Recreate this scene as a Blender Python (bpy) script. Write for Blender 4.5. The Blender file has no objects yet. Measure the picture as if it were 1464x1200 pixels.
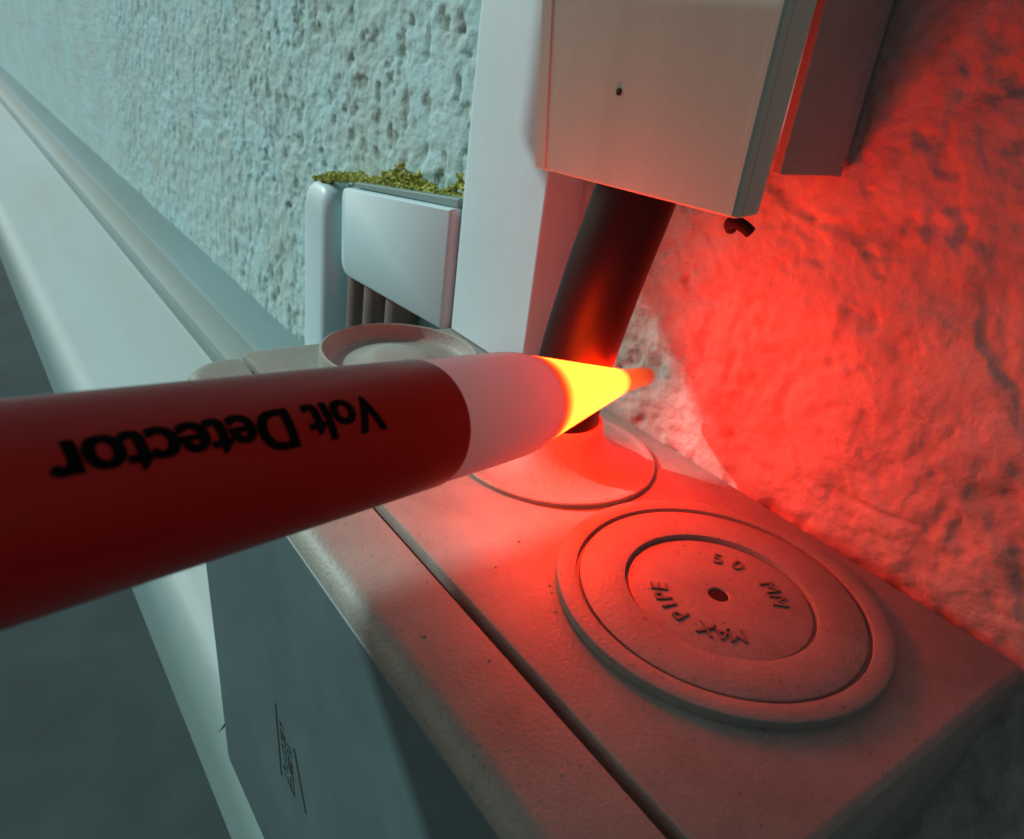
import bpy, bmesh, math, random
import numpy as np
from mathutils import Vector, Matrix, noise
random.seed(4); rng = np.random.default_rng(7)
SC = bpy.context.scene
S = 0.0008                       # one working unit = 0.8 mm
# working frame: x runs away along the wall (to the left), y into the wall, z up; box top is z=0, wall face is y=180
def W(x, y, z): return Vector((-x*S, (y-180)*S, z*S))

# ------------------------------------------------------------------ camera
cam_d = bpy.data.cameras.new('camera'); cam = bpy.data.objects.new('camera', cam_d)
SC.collection.objects.link(cam); SC.camera = cam
RX = Vector((0.57767, -0.69042, 0.43541)); F = None
def cam_setup():
    f = 1090.0
    X = np.array([-903.5, -664.0, f]); X /= np.linalg.norm(X)
    D = np.array([-301.5, 2200.0, f]); D -= X*(D@X); D /= np.linalg.norm(D)
    Y = np.cross(X, D); Y /= np.linalg.norm(Y)
    if Y[2] < 0: Y = -Y
    R = np.array([-X, Y, -D])                    # picture frame (right, down, forward) -> world
    r, d, fw = R[:, 0], R[:, 1], R[:, 2]
    M = Matrix(((r[0], -d[0], -fw[0]), (r[1], -d[1], -fw[1]), (r[2], -d[2], -fw[2])))
    return M.to_4x4(), f
M, f_px = cam_setup()
CAM = (0.0, 0.0, 110.0)
cam.matrix_world = Matrix.Translation(W(*CAM)) @ M
cam_d.sensor_width = 36; cam_d.lens = f_px/1464*36
cam_d.clip_start = 0.005; cam_d.clip_end = 200
cam_d.dof.use_dof = True; cam_d.dof.focus_distance = 0.165; cam_d.dof.aperture_fstop = 40

# ------------------------------------------------------------------ light
to_sun = Vector((-1.3, -0.9, 1.0)).normalized()
el = math.asin(to_sun.z); az = math.atan2(to_sun.x, to_sun.y)
wd = bpy.data.worlds.new('World'); SC.world = wd; wd.use_nodes = True
nt = wd.node_tree; bg = nt.nodes['Background']
sky = nt.nodes.new('ShaderNodeTexSky'); sky.sky_type = 'NISHITA'; sky.sun_disc = False
sky.sun_elevation = el; sky.sun_rotation = az; sky.dust_density = 2.0
nt.links.new(sky.outputs[0], bg.inputs[0]); bg.inputs[1].default_value = 0.08
sd = bpy.data.lights.new('sun', 'SUN'); sd.energy = 2.6; sd.angle = math.radians(0.9); sd.color = (0.80, 1.0, 0.97)
sun = bpy.data.objects.new('sun', sd); SC.collection.objects.link(sun)
sun.rotation_euler = to_sun.to_track_quat('Z', 'Y').to_euler()
SC.view_settings.view_transform = 'Standard'; SC.view_settings.look = 'None'
SC.view_settings.exposure = 0.0; SC.view_settings.gamma = 1.0

# ------------------------------------------------------------------ materials
def lin(c): return tuple(((v/255)/12.92 if v/255 <= .04045 else (((v/255)+.055)/1.055)**2.4) for v in c)
def mat(name, col, rough=0.5, var=0.15, scale=60.0, bump=0.0, bscale=400.0, spec=0.4, col2=None, speck=0.0, streak=None, coat=0.0):
    """procedural plastic / paint / plaster: base colour broken up by two noises, fine relief by bump"""
    m = bpy.data.materials.new(name); m.use_nodes = True
    n = m.node_tree.nodes; l = m.node_tree.links; b = n['Principled BSDF']
    tc = n.new('ShaderNodeTexCoord')
    src = tc.outputs['Object']
    if streak:
        mp = n.new('ShaderNodeMapping'); mp.inputs['Scale'].default_value = streak; l.new(src, mp.inputs[0]); s2 = mp.outputs[0]
    else: s2 = src
    a = n.new('ShaderNodeTexNoise'); a.inputs['Scale'].default_value = scale; a.inputs['Detail'].default_value = 8; a.inputs['Roughness'].default_value = .65
    l.new(s2, a.inputs['Vector'])
    cr = n.new('ShaderNodeValToRGB'); cr.color_ramp.elements[0].position = .3; cr.color_ramp.elements[1].position = .72
    c2 = col2 if col2 else tuple(v*(1-var) for v in col)
    cr.color_ramp.elements[0].color = (*c2, 1); cr.color_ramp.elements[1].color = (*[min(1, v*(1+var*.4)) for v in col], 1)
    l.new(a.outputs['Fac'], cr.inputs[0]); out = cr.outputs[0]
    if speck > 0:
        v = n.new('ShaderNodeTexNoise'); v.inputs['Scale'].default_value = 900; v.inputs['Detail'].default_value = 2; l.new(src, v.inputs['Vector'])
        r2 = n.new('ShaderNodeValToRGB'); r2.color_ramp.elements[0].position = .26; r2.color_ramp.elements[1].position = .36
        r2.color_ramp.elements[0].color = (1-speck, 1-speck, 1-speck, 1); r2.color_ramp.elements[1].color = (1, 1, 1, 1)
        l.new(v.outputs['Fac'], r2.inputs[0])
        mx = n.new('ShaderNodeMix'); mx.data_type = 'RGBA'; mx.blend_type = 'MULTIPLY'; mx.inputs[0].default_value = 1
        l.new(out, mx.inputs[6]); l.new(r2.outputs[0], mx.inputs[7]); out = mx.outputs[2]
    l.new(out, b.inputs['Base Color'])
    b.inputs['Roughness'].default_value = rough; b.inputs['Specular IOR Level'].default_value = spec
    b.inputs['Coat Weight'].default_value = coat
    if bump > 0:
        t = n.new('ShaderNodeTexNoise'); t.inputs['Scale'].default_value = bscale; t.inputs['Detail'].default_value = 5; l.new(src, t.inputs['Vector'])
        bp = n.new('ShaderNodeBump'); bp.inputs['Strength'].default_value = bump; bp.inputs['Distance'].default_value = 0.0006
        l.new(t.outputs['Fac'], bp.inputs['Height']); l.new(bp.outputs[0], b.inputs['Normal'])
    return m
def glow(name, strength):
    """glowing plastic: the red light of the lamp (glow_level) far outshines a constant yellow-green share (glow_fade)"""
    m = bpy.data.materials.new(name); m.use_nodes = True
    n = m.node_tree.nodes; l = m.node_tree.links; b = n['Principled BSDF']
    b.inputs['Base Color'].default_value = (.35, .1, .06, 1); b.inputs['Roughness'].default_value = .35
    a = n.new('ShaderNodeAttribute'); a.attribute_name = 'glow_level'; f = n.new('ShaderNodeAttribute'); f.attribute_name = 'glow_fade'
    def mul(s, k):
        q = n.new('ShaderNodeMath'); q.operation = 'MULTIPLY'; q.inputs[1].default_value = k; l.new(s, q.inputs[0]); return q.outputs[0]
    c = n.new('ShaderNodeCombineColor'); l.new(mul(a.outputs['Fac'], strength), c.inputs[0])
    l.new(mul(f.outputs['Fac'], 1.05), c.inputs[1]); l.new(mul(f.outputs['Fac'], .09), c.inputs[2])
    l.new(c.outputs[0], b.inputs['Emission Color']); b.inputs['Emission Strength'].default_value = 1
    return m
def translucent(name, col, mixf, rough, gl=.12):
    m = bpy.data.materials.new(name); m.use_nodes = True
    n = m.node_tree.nodes; l = m.node_tree.links; n.remove(n['Principled BSDF']); o = n['Material Output']
    d = n.new('ShaderNodeBsdfDiffuse'); d.inputs[0].default_value = (*col, 1)
    t = n.new('ShaderNodeBsdfTranslucent'); t.inputs[0].default_value = (*col, 1)
    mx = n.new('ShaderNodeMixShader'); mx.inputs[0].default_value = mixf; l.new(d.outputs[0], mx.inputs[1]); l.new(t.outputs[0], mx.inputs[2])
    g = n.new('ShaderNodeBsdfGlossy'); g.inputs['Roughness'].default_value = rough; g.inputs[0].default_value = (.55, .55, .55, 1)
    fr = n.new('ShaderNodeFresnel'); fr.inputs[0].default_value = 1.4
    m2 = n.new('ShaderNodeMixShader'); l.new(fr.outputs[0], m2.inputs[0]); l.new(mx.outputs[0], m2.inputs[1]); l.new(g.outputs[0], m2.inputs[2])
    l.new(m2.outputs[0], o.inputs[0]); return m

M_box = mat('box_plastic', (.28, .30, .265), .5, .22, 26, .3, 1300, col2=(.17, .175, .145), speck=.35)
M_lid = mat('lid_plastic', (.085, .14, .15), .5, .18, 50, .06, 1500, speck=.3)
M_letter = mat('grimy_lettering', (.15, .15, .12), .7, .4, 300)
M_gap = mat('gasket_rubber', (.02, .022, .02), .8, .3)
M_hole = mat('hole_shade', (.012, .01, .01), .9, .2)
M_cover = mat('aged_cover_plastic', (.56, .67, .57), .5, .16, 30, .04, 900, streak=(1, 1, .12), col2=(.43, .52, .42), speck=.12)
M_chan = mat('brown_grey_channel_plastic', (.38, .36, .31), .6, .2, 40, .15, 700, speck=.3)
M_white = mat('white_trunking_plastic', (.50, .68, .72), .4, .08, 25, .08, 500)
M_white2 = mat('white_cover_plastic', (.48, .67, .71), .38, .08, 25, .08, 500)
M_sill = mat('painted_sill', (.165, .28, .305), .5, .25, 12, .12, 300, streak=(.15, 1, 1), col2=(.15, .22, .19))
M_greencable = mat('grey_cable_sheath', (.15, .12, .11), .5, .2)
M_cable = mat('black_cable_sheath', (.013, .006, .009), .5, .3, 50, .08, 700, spec=.25)
M_moss = mat('yellow_green_moss', (.55, .55, .14), .95, .3, 120, .8, 2500, col2=(.28, .32, .07))
M_red = translucent('red_tester_plastic', (.36, .006, .004), .08, .45)
M_nose = translucent('milky_nose_plastic', (.92, .86, .87), .22, .35)
M_tip = glow('glowing_tip', 134.0)
M_nub = glow('tip_end', 165.0)
M_ink = mat('black_ink', (.002, .002, .002), .8, .1, spec=.05)
M_print = mat('faded_print', (.012, .03, .025), .7, .2)
M_metal = mat('rusty_pin', (.03, .02, .02), .5, .3)
M_ground = mat('dark_paving', (.035, .06, .06), .9, .35, 8, .5, 60, speck=.4)
M_blocker = mat('blocker_paint', (.5, .52, .5), .7, .1, 6)  # for the added, unseen shade blocker

def wall_mat():
    m = mat('rough_wall_paint', (.35, .56, .59), .9, .2, 22, 1.0, 420, spec=.1, col2=(.38, .49, .45))
    n = m.node_tree.nodes; l = m.node_tree.links; b = n['Principled BSDF']
    at = n.new('ShaderNodeAttribute'); at.attribute_name = 'pit'
    src = b.inputs['Base Color'].links[0].from_socket
    mx = n.new('ShaderNodeMix'); mx.data_type = 'RGBA'; l.new(at.outputs['Fac'], mx.inputs[0]); l.new(src, mx.inputs[6])
    mx.inputs[7].default_value = (.19, .25, .19, 1)           # grime lodged in the pits
    a2 = n.new('ShaderNodeAttribute'); a2.attribute_name = 'cement'
    m3 = n.new('ShaderNodeMix'); m3.data_type = 'RGBA'; l.new(a2.outputs['Fac'], m3.inputs[0]); l.new(mx.outputs[2], m3.inputs[6]); nz = n.new('ShaderNodeTexNoise'); nz.inputs['Scale'].default_value = 34; nz.inputs['Detail'].default_value = 9; nz.inputs['Roughness'].default_value = .7
    tc = n.new('ShaderNodeTexCoord'); l.new(tc.outputs['Object'], nz.inputs['Vector'])
    rp = n.new('ShaderNodeValToRGB'); rp.color_ramp.elements[0].position = .36; rp.color_ramp.elements[1].position = .62
    rp.color_ramp.elements[0].color = (.33, .25, .20, 1); rp.color_ramp.elements[1].color = (.50, .45, .39, 1)
    l.new(nz.outputs['Fac'], rp.inputs[0]); l.new(rp.outputs[0], m3.inputs[7])
    l.new(m3.outputs[2], b.inputs['Base Color']); return m
M_wall = wall_mat()

# ------------------------------------------------------------------ helpers
def link(name, bm=None, m=None, parent=None, me=None, smooth=40, bev=0, bseg=3):
    if me is None:
        me = bpy.data.meshes.new(name); bmesh.ops.recalc_face_normals(bm, faces=bm.faces); bm.to_mesh(me); bm.free()
    o = bpy.data.objects.new(name, me); SC.collection.objects.link(o)
    if m: me.materials.append(m)
    if smooth:
        for p in me.polygons: p.use_smooth = True
        me.set_sharp_from_angle(angle=math.radians(smooth))
    if bev:
        md = o.modifiers.new('bevel', 'BEVEL'); md.width = bev*S; md.segments = bseg; md.limit_method = 'ANGLE'; md.angle_limit = math.radians(35); md.harden_normals = False
    if parent:
        o.parent = parent; o.matrix_parent_inverse = Matrix.Translation(-parent.location)
    return o
def thing(name, label, cat, loc, group=None):
    o = bpy.data.objects.new(name, None); SC.collection.objects.link(o); o.location = loc; o.empty_display_size = .01
    return tag(o, label, cat, group)
def tag(o, label, cat, group=None):
    o['label'] = label; o['category'] = cat
    if group: o['group'] = group
    return o
def struct(o): o['kind'] = 'structure'; return o
def hexa(bm, pts):
    """pts: 8 working-frame points, bottom ring then top ring"""
    v = [bm.verts.new(W(*p)) for p in pts]
    for f in ((0,1,2,3),(7,6,5,4),(0,4,5,1),(1,5,6,2),(2,6,7,3),(3,7,4,0)): bm.faces.new([v[i] for i in f])
def box(bm, x0, x1, y0, y1, z0, z1):
    hexa(bm, [(x0,y0,z0),(x1,y0,z0),(x1,y1,z0),(x0,y1,z0),(x0,y0,z1),(x1,y0,z1),(x1,y1,z1),(x0,y1,z1)])
def loft(bm, loops, cap0=True, cap1=True, closed=True):
    R = [[bm.verts.new(p) for p in L] for L in loops]; n = len(R[0])
    for a, b in zip(R, R[1:]):
        for i in range(n if closed else n-1):
            j = (i+1) % n; bm.faces.new((a[i], a[j], b[j], b[i]))
    if cap0: bm.faces.new(R[0][::-1])
    if cap1: bm.faces.new(R[-1])
def lathe(bm, cx, cy, prof, n=96, cap0=False, cap1=False):
    loft(bm, [[W(cx+r*math.cos(2*math.pi*k/n), cy+r*math.sin(2*math.pi*k/n), z) for k in range(n)] for r, z in prof], cap0, cap1)
def rrect(x0, x1, y0, y1, z, r4, seg=8):
    """rounded rectangle; r4 = radii at (x1,y0),(x1,y1),(x0,y1),(x0,y0)"""
    out = []
    for (cx, cy, sx, sy, r, a0) in ((x1,y0,-1,1,r4[0],-90),(x1,y1,-1,-1,r4[1],0),(x0,y1,1,-1,r4[2],90),(x0,y0,1,1,r4[3],180)):
        for k in range(seg+1):
            a = math.radians(a0 + 90*k/seg); out.append(W(cx+sx*r+r*math.cos(a), cy+sy*r+r*math.sin(a), z))
    return out
def tube(bm, pts, rads, n=32, caps=True):
    P = [Vector(p) for p in pts]; loops = []; up = Vector((.1, .98, .15))
    for i, p in enumerate(P):
        t = (P[min(i+1, len(P)-1)] - P[max(i-1, 0)]).normalized()
        a = up.cross(t).normalized(); b = t.cross(a).normalized()
        loops.append([p + (a*math.cos(2*math.pi*k/n) + b*math.sin(2*math.pi*k/n))*rads[i] for k in range(n)])
    loft(bm, loops, caps, caps)
def smooth_path(pts, n=8):
    P = [Vector(p) for p in pts]; P = [P[0]*2-P[1]] + P + [P[-1]*2-P[-2]]; out = []
    for i in range(1, len(P)-2):
        for k in range(n):
            t = k/n; a, b, c, d = P[i-1], P[i], P[i+1], P[i+2]
            out.append(.5*((2*b)+(c-a)*t+(2*a-5*b+4*c-d)*t*t+(3*b-a-3*c+d)*t**3))
    out.append(P[-2]); return out
def glyphs(body, size, offset=0.0, res=6):
    """the built-in font as a flat triangulated mesh: list of verts (x,y), faces, width"""
    cu = bpy.data.curves.new('glyph', 'FONT'); cu.body = body; cu.size = size; cu.offset = offset; cu.resolution_u = res
    cu.fill_mode = 'FRONT'
    ob = bpy.data.objects.new('glyph', cu); SC.collection.objects.link(ob)
    dg = bpy.context.evaluated_depsgraph_get(); me = bpy.data.meshes.new_from_object(ob.evaluated_get(dg))
    bm = bmesh.new(); bm.from_mesh(me)
    bpy.data.objects.remove(ob); bpy.data.curves.remove(cu); bpy.data.meshes.remove(me)
    bmesh.ops.remove_doubles(bm, verts=bm.verts, dist=1e-5)
    return bm

# ------------------------------------------------------------------ numpy noise for the plaster relief
def vnoise(x, y, seed):
    xi = np.floor(x).astype(np.int64); yi = np.floor(y).astype(np.int64); fx = x-xi; fy = y-yi
    def h(a, b):
        n = (a*374761393 + b*668265263 + seed*982451653) & 0x7fffffff
        n = ((n ^ (n >> 13))*1274126177) & 0x7fffffff
        return ((n ^ (n >> 16)) & 0xffff)/65535.0
    u = fx*fx*(3-2*fx); v = fy*fy*(3-2*fy)
    return (h(xi,yi)*(1-u)+h(xi+1,yi)*u)*(1-v)+(h(xi,yi+1)*(1-u)+h(xi+1,yi+1)*u)*v
def fbm(x, y, s, oct, seed):
    a = 1; t = 0; n = 0
    for k in range(oct): t = t + a*vnoise(x/s*2**k+17*k, y/s*2**k-9*k, seed+k); n += a; a *= .55
    return t/n
def sstep(a, b, v): t = np.clip((v-a)/(b-a), 0, 1); return t*t*(3-2*t)

# ------------------------------------------------------------------ wall, ground
def build_wall():
    def axis(lo, a, b, hi, fine, coarse):
        left = list(-np.geomspace(-(lo-a) if lo < a else 1, coarse, 24)[:-1] + a) if lo < a else []
        mid = list(np.arange(a, 0, fine)) + list(np.arange(0, 205, fine*.5)) + list(np.arange(205, b, fine)); right = list(b + np.geomspace(coarse, hi-b, 170))
        return np.array(left + mid + right)
    xs = axis(-2500, -60, 900, 24000, 1.7, 2.0); zs = axis(-760, -160, 330, 1500, 1.5, 2.0)
    Xg, Zg = np.meshgrid(xs, zs)
    warp = fbm(Xg, Zg, 30, 3, 91)*16
    lump = fbm(Xg+warp, Zg-warp, 26, 5, 3) - .5
    cr = 1-np.abs(2*fbm(Xg-warp, Zg, 34, 4, 55)-1)
    hr = lump*7.5 + sstep(.86, 1.0, cr)*-1.6 + (fbm(Xg, Zg, 9, 4, 8)-.5)*3.2 - sstep(.58, .78, fbm(Xg, Zg, 6, 3, 61))*1.3
    stip = fbm(Xg, Zg, 7, 4, 21)
    pits = sstep(.60, .74, fbm(Xg*1.3, Zg*.7, 7.2, 3, 41))
    left = sstep(225, 275, Xg)
    near = 1-sstep(430, 700, Xg)*.75
    hl = (stip-.5)*6.0*(1-sstep(800, 1500, Xg)*.8) - pits*2.5*near + (fbm(Xg, Zg, 70, 2, 77)-.5)*5
    h = hr*(1-left)*.62 + hl*left*.55
    h = h - 1.2                                       # mean face at y = 180
    flat = (1-sstep(0, 12, np.abs(Zg)-0))*0
    Y = 180 - h*.9 + 1.2
    V = np.stack([-Xg*S, (Y-180)*S, Zg*S], -1).reshape(-1, 3)
    ny, nx = Xg.shape; idx = np.arange(ny*nx).reshape(ny, nx)
    Q = np.stack([idx[:-1,:-1], idx[1:,:-1], idx[1:,1:], idx[:-1,1:]], -1).reshape(-1, 4)
    me = bpy.data.meshes.new('rough_wall'); me.vertices.add(len(V)); me.vertices.foreach_set('co', V.ravel())
    me.loops.add(Q.size); me.loops.foreach_set('vertex_index', Q.ravel().astype(np.int32))
    me.polygons.add(len(Q)); me.polygons.foreach_set('loop_start', (np.arange(len(Q))*4).astype(np.int32))
    me.update(calc_edges=True); me.validate()
    at = me.attributes.new('pit', 'FLOAT', 'POINT')
    pv = (pits*near*left*.6 + sstep(.86, 1.0, cr)*(1-left)*.12*fbm(Xg, Zg, 50, 2, 5))
    sd_ = me.attributes.new('cement', 'FLOAT', 'POINT'); sd_.data.foreach_set('value', ((1-left)*(.75+.25*fbm(Xg, Zg, 18, 4, 31))).ravel().astype(np.float32))
    at.data.foreach_set('value', pv.ravel().astype(np.float32))
    o = link('wall', me=me, m=M_wall, smooth=0)
    for p in me.polygons: p.use_smooth = True
    return tag(o, 'pale rough plastered wall behind the box and trunking, lumpy near the red glow and pitted at far left', 'wall')
build_wall()
bm = bmesh.new(); box(bm, -20000, 40000, -30000, 220, -770, -760)
struct(link('ground', bm, M_ground, smooth=0))
# unseen blocker added above the box to throw the shade line across its top
bm = bmesh.new(); box(bm, -900, 443, -1200, -27, 250, 300); box(bm, 385, 442.9, -26.9, 12, 252, 298)  # smaller block added to shade the wall patch beside the cable
struct(link('shade_blocker', bm, M_blocker, smooth=0, bev=2))

# ------------------------------------------------------------------ ledge and stepped sill
sill = thing('window_sill', 'pale painted stepped sill running along the foot of the rough wall, beyond and below the grey box', 'sill', W(300, 100, -190))
prof = [(186,-84),(158,-85.5),(152,-88),(148,-100),(143.5,-106),(140,-107),(139,-110),(139,-114),(136,-116),(72,-144.5),(66,-147.5),(61,-151.5),(57.5,-156.5),(55.5,-162),(54.5,-169),(54,-190),(186,-190)]
bm = bmesh.new(); loft(bm, [[W(x, y, z) for y, z in prof] for x in (232.5, 400, 800, 2000, 24000)])
link('sloping_board', bm, M_sill, sill, smooth=25)
bm = bmesh.new(); loft(bm, [[W(x, y, z) for y, z in [(186,-153),(64,-153),(60.5,-153.4),(57.5,-156.5),(55.5,-162),(54.5,-169),(54,-190),(186,-190)]] for x in (-400, 232.45)])
link('lower_board', bm, M_sill, sill, smooth=25)

# ------------------------------------------------------------------ junction box
jb = thing('junction_box', 'grey plastic electrical box with three round cable entries on top, lit red by the tester', 'electrical box', W(140, 120, -152))
FX0, FX1 = 28, 256
# back body
bm = bmesh.new()
L = []
for z, ins, dx in ((-152, 0, 26), (-40, 0, 6), (-2.2, 0, 0), (-.8, .5, 0), (-.15, 1.4, 0), (0, 2.6, 0)):
    L.append(rrect(FX0+ins+dx*.5, FX1-ins-dx, 80.0+ins*.35, 178.2, z, (2, 2, 2, 2)))
loft(bm, L); body = link('body', bm, M_box, jb, smooth=30)
# lid: near half-shell with rounded edge and slight draft
bm = bmesh.new(); L = []
for z, ins, dx in ((-151, 0, 26), (-100, 0, 18), (-40, 0, 7), (-4.6, 0, 0), (-3.2, .35, 0), (-2.0, 1.0, 0), (-1.0, 2.0, 0), (-.35, 3.1, 0), (-.05, 4.3, 0), (0, 5.2, 0)):
    L.append(rrect(FX0+ins+dx*.5, FX1-2-ins-dx, 57+ins, 78.0-min(ins, .7), z, (15-ins*.6, 1.5, 1.5, 15-ins*.6)))
loft(bm, L); lid = link('lid', bm, M_box, jb, smooth=30)
bm = bmesh.new(); L = []
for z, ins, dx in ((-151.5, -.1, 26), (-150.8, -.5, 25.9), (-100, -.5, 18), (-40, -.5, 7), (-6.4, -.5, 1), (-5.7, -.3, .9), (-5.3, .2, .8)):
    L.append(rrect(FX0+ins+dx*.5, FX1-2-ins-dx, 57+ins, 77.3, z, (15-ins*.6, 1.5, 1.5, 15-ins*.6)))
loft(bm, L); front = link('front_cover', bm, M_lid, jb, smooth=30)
bm = bmesh.new(); box(bm, FX0+16, FX1-30, 76.5, 82, -148, -9); box(bm, FX0+4, FX1-6, 76.5, 82, -30, -9)
link('gasket', bm, M_gap, jb, bev=.5)
# moulded rim lines on the body top
D1 = (79, 133); D2 = (151, 140); D3 = (225, 127)
def face_cutter(*a): pass
# big blanking disc: raised rim, two steps down, pierced centre
bm = bmesh.new()
lathe(bm, *D1, [(38.4,.02),(38.5,1.9),(38.4,2.2),(38.1,2.35),(34.3,2.4),(34.0,2.3),(33.9,1.0),(33.1,1.0),(32.9,1.9),(32.6,2.05),(22.7,2.1),(22.35,2.0),(22.25,.2),(21.5,.2),(21.3,.85),(21.0,.95),(3.2,1.0),(2.6,.9),(2.35,.6),(2.3,.02)], n=160)
disc = link('blanking_disc', bm, M_box, jb, smooth=28)
bm = bmesh.new(); lathe(bm, *D1, [(2.42,.55),(.05,.5)], n=24, cap1=True); link('hole_shade_disc', bm, M_hole, disc)  # black disc: the shade inside the hole is put into its colour
def arc_text(bm, s, a0, a1, r, size, off, z0, z1):
    """letters one by one round a circle, clockwise seen from above, tops outward"""
    n = len(s)
    for i, ch in enumerate(s):
        if ch == ' ': continue
        a = math.radians(a0 + (a1-a0)*i/(n-1))
        g = glyphs(ch, size, off, 3)
        xs = [v.co.x for v in g.verts]; cx = (min(xs)+max(xs))/2; ys = [v.co.y for v in g.verts]; cy = (max(ys))/2
        er = Vector((math.cos(a), math.sin(a))); et = Vector((math.sin(a), -math.cos(a)))
        mp = {}
        def wp(v, z): 
            q = er*(r+(v.co.y-cy)) + et*(v.co.x-cx); return Vector((-D1[0]*S, (D1[1]-180)*S, z*S)) + Vector((q.x*S, q.y*S, 0))
        for v in g.verts: mp[v] = (bm.verts.new(wp(v, z0)), bm.verts.new(wp(v, z1)))
        for f in g.faces:
            bm.faces.new([mp[v][1] for v in f.verts])
        for e in g.edges:
            if len(e.link_faces) == 1:
                a_, b_ = e.verts; bm.faces.new((mp[a_][0], mp[b_][0], mp[b_][1], mp[a_][1]))
        g.free()
bm = bmesh.new(); arc_text(bm, 'MAX PIPE', -34, -128, 14.2, 5.7, .0, .8, 1.4); arc_text(bm, '50 MM', 132, 52, 14.2, 5.7, .0, .8, 1.4)
link('raised_lettering', bm, M_letter, disc, smooth=0)
# middle entry: thin flange and flared collar round the cable
bm = bmesh.new()
lathe(bm, *D2, [(31.2,.02),(31.3,1.3),(31.0,1.65),(29.6,1.75),(28.9,1.35),(28.5,1.15),(25.0,1.3),(22.4,1.6),(20.0,2.3),(18.0,3.4),(16.4,4.9),(15.3,6.6),(14.5,8.6),(13.9,10.8),(13.4,12.6),(12.9,13.2),(12.2,13.0),(11.9,12.0),(11.9,4.0)], n=128)
link('cable_grommet', bm, M_box, jb, smooth=35)
# far entry: upstanding lip round a blank cone
bm = bmesh.new()
lathe(bm, *D3, [(28.6,.02),(28.6,5.4),(28.2,6.2),(27.6,6.5),(27.0,6.1),(26.0,2.6),(24.2,1.0),(22.4,.7),(19.0,1.3),(15.5,2.6),(12.0,4.0),(9.8,4.9),(8.6,5.2),(4,5.4),(.05,5.5)], n=96, cap1=True)
link('blank_grommet', bm, M_box, jb, smooth=35)
# faded marking on the front: two fine rules with small worn lettering between, running up the face
bm = bmesh.new()
yf = 56.44
def fq(a, b, w):
    (x0, z0), (x1, z1) = a, b; d = Vector((x1-x0, z1-z0)).normalized(); nx, nz = -d.y*w/2, d.x*w/2
    pts = [(x0+nx, z0+nz), (x1+nx, z1+nz), (x1-nx, z1-nz), (x0-nx, z0-nz)]
    v = [bm.verts.new(W(x, yf, z)) for x, z in pts]; v2 = [bm.verts.new(W(x, 56.6, z)) for x, z in pts]
    bm.faces.new(v)
    for i in range(4): bm.faces.new((v[i], v[(i+1)%4], v2[(i+1)%4], v2[i]))
fq((161, -71.5), (156.8, -98), 1.4); fq((146.5, -75.5), (137.8, -93), 1.5)
r_ = random.Random(12)
for row, x0 in ((0, 157.6), (1, 152.8)):
    z = -75.5 if row == 0 else -79
    while z > -95:
        hgt = 3.3; w = r_.uniform(1.2, 2.0)
        k = r_.randint(0, 3); xx = x0 + (z+75)*.17
        fq((xx, z), (xx-hgt, z-.2), .85)
        if k != 1: fq((xx-.2, z), (xx-.3, z-w), .8)
        if k != 2: fq((xx-hgt+.2, z), (xx-hgt, z-w), .8)
        if k == 0: fq((xx, z-w), (xx-hgt, z-w-.1), .85)
        z -= w + .95
link('faded_marking', bm, M_print, front, smooth=0)
# small moulded pimple / scratch specks on top of the box
bm = bmesh.new()
for (x, y, r) in ((118,103,.45),(112,92,.3),(66,110,.35),(52,118,.4),(60,70,.3),(88,74,.35),(170,90,.3),(100,66,.5),(124,155,.3)):
    bmesh.ops.create_icosphere(bm, subdivisions=1, radius=r*S, matrix=Matrix.Translation(W(x, y, .1)))
for _ in range(8):
    a = random.uniform(-2.9, -.6); rr = 39.5+abs(random.gauss(0, 1.2))
    bmesh.ops.create_icosphere(bm, subdivisions=1, radius=random.uniform(.12, .38)*S, matrix=Matrix.Translation(W(D1[0]+rr*math.cos(a), D1[1]+rr*math.sin(a), .1)))
g = link('grit', bm, M_chan, jb); g['kind'] = 'stuff'

# ------------------------------------------------------------------ black cable
pts = smooth_path([W(151.3,140,-8), W(150.4,139.8,6), W(148.6,139.4,18), W(146.6,139.5,35), W(143.9,141.4,57), W(142.5,146,79), W(140,150.5,110), W(137,153,180), W(136,154,420)], 8)
bm = bmesh.new(); tube(bm, pts, [10.6*S]*len(pts), 48)
tag(link('black_cable', bm, M_cable), 'thick black cable rising from the middle round entry of the box into the trunking', 'cable')

# ------------------------------------------------------------------ nearest trunking (hanging cover + channel behind)
tr = thing('cable_trunking', 'large grey green plastic trunking hanging in front of the black cable above the box', 'cable trunking', W(130, 150, 82))
bm = bmesh.new()
def xl(z): return 164.8 + .150*(z-81.2)
zt = 425
hexa(bm, [(98.3,130,83.7),(164.8,130,81.2),(164.8,132,81.2),(98.3,132,83.7),(98.6,130,zt),(xl(zt),130,zt),(xl(zt),132,zt),(98.6,132,zt)])
hexa(bm, [(98.3,131.9,83.7),(100.3,131.9,83.7),(100.3,137.4,84.3),(98.3,137.4,84.3),(98.6,131.9,zt),(100.6,131.9,zt),(100.6,147,zt),(98.6,147,zt)])
hexa(bm, [(162.8,131.9,81.2),(164.8,131.9,81.2),(164.8,137,81.2),(162.8,137,81.2),(xl(zt)-2,131.9,zt),(xl(zt),131.9,zt),(xl(zt),147,zt),(xl(zt)-2,147,zt)])
cov = link('cover', bm, M_cover, tr, bev=.55, smooth=0)
bm = bmesh.new()
box(bm, 108.5, 111, 155.5, 177, 90.5, zt); box(bm, 160.5, 163, 155.5, 177, 90.5, zt); box(bm, 108.6, 163, 177.05, 180.5, 90.3, zt)
link('back_channel', bm, M_chan, tr, bev=.4)
bm = bmesh.new()
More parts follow.
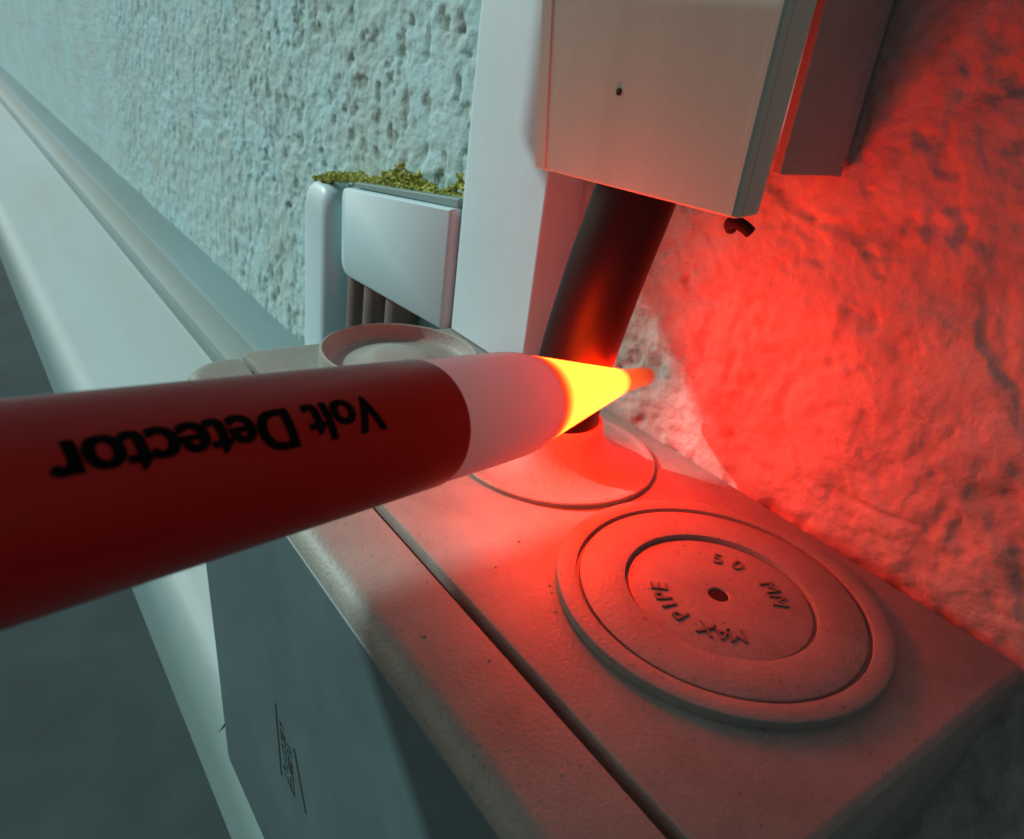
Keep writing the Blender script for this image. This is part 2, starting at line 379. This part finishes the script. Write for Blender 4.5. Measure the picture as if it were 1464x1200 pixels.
hexa(bm, [(xl(83)-4.6,129.55,81.5),(xl(82)-.5,129.55,81.4),(xl(82)-.5,130.2,81.4),(xl(83)-4.6,130.2,81.5),(xl(zt)-4.6,129.55,zt),(xl(zt)-.5,129.55,zt),(xl(zt)-.5,130.2,zt),(xl(zt)-4.6,130.2,zt)])
hexa(bm, [(98.9,129.6,83.9),(100.6,129.6,83.8),(100.6,130.2,83.8),(98.9,130.2,83.9),(99.1,129.6,zt),(100.8,129.6,zt),(100.8,130.2,zt),(99.1,130.2,zt)])
link('edge_rib', bm, M_cover, cov, bev=.2, smooth=0)
bm = bmesh.new(); lathe(bm, 138, 102.9, [(.85,0),(.85,.3),(.6,.5),(.05,.55)], n=16, cap1=True)
for v in bm.verts: 
    x, y, z = v.co.x, v.co.y+180*S, v.co.z; v.co = Vector((x, (130-180)*S - z, y))
link('pin', bm, M_metal, cov)
bm = bmesh.new()
cp = smooth_path([W(126.8,167,73.6), W(125.8,165,75.2), W(123.5,164,76.2), W(121.2,164.5,75.6), W(119.8,166,74.4)], 6); tube(bm, cp, [1.6*S]*len(cp), 10)
tag(link('wire_stub', bm, M_hole), 'short dark bent wire stub poking out just under the corner of the large trunking', 'wire')

# ------------------------------------------------------------------ white vertical trunking beside it
bm = bmesh.new(); loft(bm, [rrect(203, 256, 166, 184, z, (5, .5, .5, 1.0)) for z in (.6, 60, 140, 440)])
tag(link('white_trunking', bm, M_white, smooth=50), 'smooth white vertical trunking standing between the black cable and the short white cover', 'cable trunking')
# short horizontal cover
bm = bmesh.new()
def rpoly(c, r, seg=6):
    out = []
    n = len(c)
    for i in range(n):
        p = Vector(c[i]); a = (Vector(c[i-1])-p); b = (Vector(c[(i+1)%n])-p); rr = r[i]
        if rr <= 0: out.append(p); continue
        A = p+a.normalized()*rr; B = p+b.normalized()*rr
        for k in range(seg+1):
            t = k/seg; out.append(A*(1-t)**2 + p*2*t*(1-t) + B*t*t)
    return out
poly = rpoly([(358.5,-7),(360,36),(257.2,48.8),(257.2,-2)], [9, 5, 0, 0])
L = [[W(x, y, z) for x, z in [(c[0]*(1-k)+308*k, c[1]*(1-k)+20*k) for c in poly]] for y, k in ((183,0),(166.5,0),(164.8,.012),(164,.04))]
loft(bm, L)
hc = thing('white_cover', 'short white rounded cover box on the wall with moss along its top', 'cover box', W(308, 182, -5))
link('shell', bm, M_white2, hc, smooth=50)
bm = bmesh.new(); hexa(bm, [(257.4,167,48.9),(352,167,37.6),(352,183,37.6),(257.4,183,48.9),(257.4,167,52.6),(350,167,40.2),(350,183,40.2),(257.4,183,52.6)])
link('top_lip', bm, M_sill, hc, bev=.5)
# narrow round-topped post
bm = bmesh.new(); L = []
for z, i in ((-100, 0), (-40, 0), (16, 0), (22, .8), (26, 2.4), (28.5, 4.6), (30, 7)): L.append(rrect(381+i, 416-i, 166+i*.6, 184, z, (8, .5, .5, 8)))
loft(bm, L)
tag(link('wall_conduit', bm, M_white, smooth=50), 'narrow white round fronted conduit on the wall, leftmost of the upright white pieces', 'conduit')
for k, (x, r, lab) in enumerate(((352, 7.5, 'grey cable below the short white cover, the one next to the narrow conduit'), (331, 8.5, 'middle grey cable of the three below the short white cover'), (309, 8, 'grey cable below the short white cover, the one nearest the big trunking'))):
    bm = bmesh.new(); tube(bm, [W(x, 174, -90), W(x+.6, 173.6, -45), W(x, 174, -3)], [r*S]*3, 20)
    tag(link('grey_cable', bm, M_greencable), lab, 'cable', 'grey cables below the short white cover')
# moss / crumbly growth along the top of the cover
bm = bmesh.new()
for k in range(4000):
    x = random.uniform(258, 410)
    base = 39.4 + (360-x)*.115 if x < 360 else 40.5-(x-360)*.20
    prof_ = 8.5*max(0, .42+noise.noise(Vector((x*.05, 3.1, 0)))*1.2) + (10*math.exp(-((x-322)/20)**2)) + (8*math.exp(-((x-262)/14)**2))
    if x > 362: prof_ = 4.2
    if x > 378 and noise.noise(Vector((x*.2, 0, 4))) > .15: continue
    z = base - 1.2 + random.random()**1.6*max(1.2, prof_)*(.7+.6*noise.noise(Vector((x*.35, 8, 0))))
    if noise.noise(Vector((x*.13, z*.2, 2))) < -.45: continue
    y = 178.5 - random.random()*(7 if z < base+1.5 else 2.6)
    r = random.uniform(.45, 1.5)
    mt = Matrix.Translation(W(x, y, z)) @ Matrix.Rotation(random.random()*6, 4, Vector((random.random(), random.random(), 1)).normalized()) @ Matrix.Diagonal((1.2, random.uniform(.3, .8), random.uniform(.4, .9), 1))
    q = bmesh.ops.create_icosphere(bm, subdivisions=1, radius=r*S, matrix=mt)
    for v in q['verts']: v.co += Vector((random.gauss(0, .28), random.gauss(0, .28), random.gauss(0, .28)))*S*r
ms = link('moss', bm, M_moss, smooth=0); tag(ms, 'yellow green moss growing along the top of the short white cover', 'moss'); ms['kind'] = 'stuff'

# ------------------------------------------------------------------ voltage tester
K = 1.10
A0 = Vector((83.85*K, 19.91*K, 110-(110-59.07)*K)); DV = Vector((.33588, .92206, -.19257)).normalized(); TR = 11.0    # axis point, direction (towards the tip), radius
A0w = W(*A0); DW = Vector((-DV.x, DV.y, DV.z)); CAMW = W(*CAM)
te = thing('voltage_tester', 'dark red pen shaped voltage tester with milky nose and glowing yellow cone tip', 'voltage tester', A0w)
mid = A0w + DW*20*S*K; toc = (CAMW-mid); toc = (toc - DW*toc.dot(DW)).normalized(); side = DW.cross(toc).normalized()
if side.z < 0: side = -side
def ring(s, r, n=72):
    c = A0w + DW*s*S*K; return [c + (toc*math.cos(2*math.pi*k/n) + side*math.sin(2*math.pi*k/n))*r*S*K for k in range(n)]
def turned(name, prof, m, parent, c0=False, c1=False, n=72, smooth=40):
    bm = bmesh.new(); loft(bm, [ring(s, r, n) for s, r in prof], c0, c1); return link(name, bm, m, parent, smooth=smooth)
def heat(o, f, g):
    for nm, fn in (('glow_level', f), ('glow_fade', g)):
        a = o.data.attributes.new(nm, 'FLOAT', 'POINT')
        a.data.foreach_set('value', [fn((v.co-A0w).dot(DW)/S/K) for v in o.data.vertices])
    return o
tb = turned('body', [(-150,9.6),(-147,10.9),(-60,TR),(0,TR),(30,TR),(42.4,TR),(43.2,TR-.15),(43.4,TR-.5)], M_red, te, c0=True)
turned('nose', [(41,10.2),(43.5,10.5),(44.2,10.7),(60,10.8),(70,10.75),(73,10.6),(75.5,10.3),(77,10.0)], M_nose, te)
cone = [(76.4+k*(50/40), 10.0-(10.0-3.35)*(k/40)) for k in range(41)]
up_ = lambda a, b, v: max(0.0, min(1.0, (v-a)/(b-a)))
h1 = lambda s: ((.05 if s < 76.3 else .01) + .32*up_(76.6, 84, s)**2.4*(1-.6*up_(90, 100, s)) + .35*up_(106, 113, s) + 1.3*up_(119, 123, s))*(1-.90*up_(126, 127.5, s))
h2 = lambda s: .02 + .98*up_(77.5, 83.5, s)**2*(1-up_(120.5, 127, s)**1.3*.97)
heat(turned('glowing_cone', [(76.2,9.6)] + cone + [(127,3.2)], M_tip, te, c0=True, c1=True), h1, h2)
heat(turned('tip_end', [(126.6,3.15)] + [(127+k, 3.1-k*.03) for k in range(1, 18)] + [(145.5,2.3),(147,1.6),(147.6,.7)], M_nub, te, c1=True, n=32), lambda s: .0058*max(.25, 1-(s-127)/26), lambda s: .11*max(.3, 1-(s-127)/20))
# printed name, upside down for the viewer, wrapped on the barrel
g = bmesh.new()
for dx, lift in ((-.1, .04), (.28, .05)):              # bold: the name laid twice, slightly shifted
    q = glyphs('Volt Detector', 7.3, .16, 6)
    bmesh.ops.triangulate(q, faces=q.faces)
    for _ in range(4):
        e = [e for e in q.edges if e.calc_length() > .9]
        if not e: break
        bmesh.ops.subdivide_edges(q, edges=e, cuts=1); bmesh.ops.triangulate(q, faces=q.faces)
    xs = [v.co.x for v in q.verts]; x0, x1 = min(xs), max(xs); sx = 44.5/(x1-x0); PH = math.radians(28)
    mp = {}
    for v in q.verts:
        s = 23.4 - (v.co.x-x0)*sx - dx; a = PH - v.co.y/TR
        c = A0w + DW*s*S*K; mp[v] = g.verts.new(c + (toc*math.cos(a) + side*math.sin(a))*(TR+lift)*S*K)
    for f in q.faces:
        try: g.faces.new([mp[v] for v in f.verts])
        except ValueError: pass
    q.free()
link('printed_name', g, M_ink, tb, smooth=0)
print('objects', len(SC.objects))
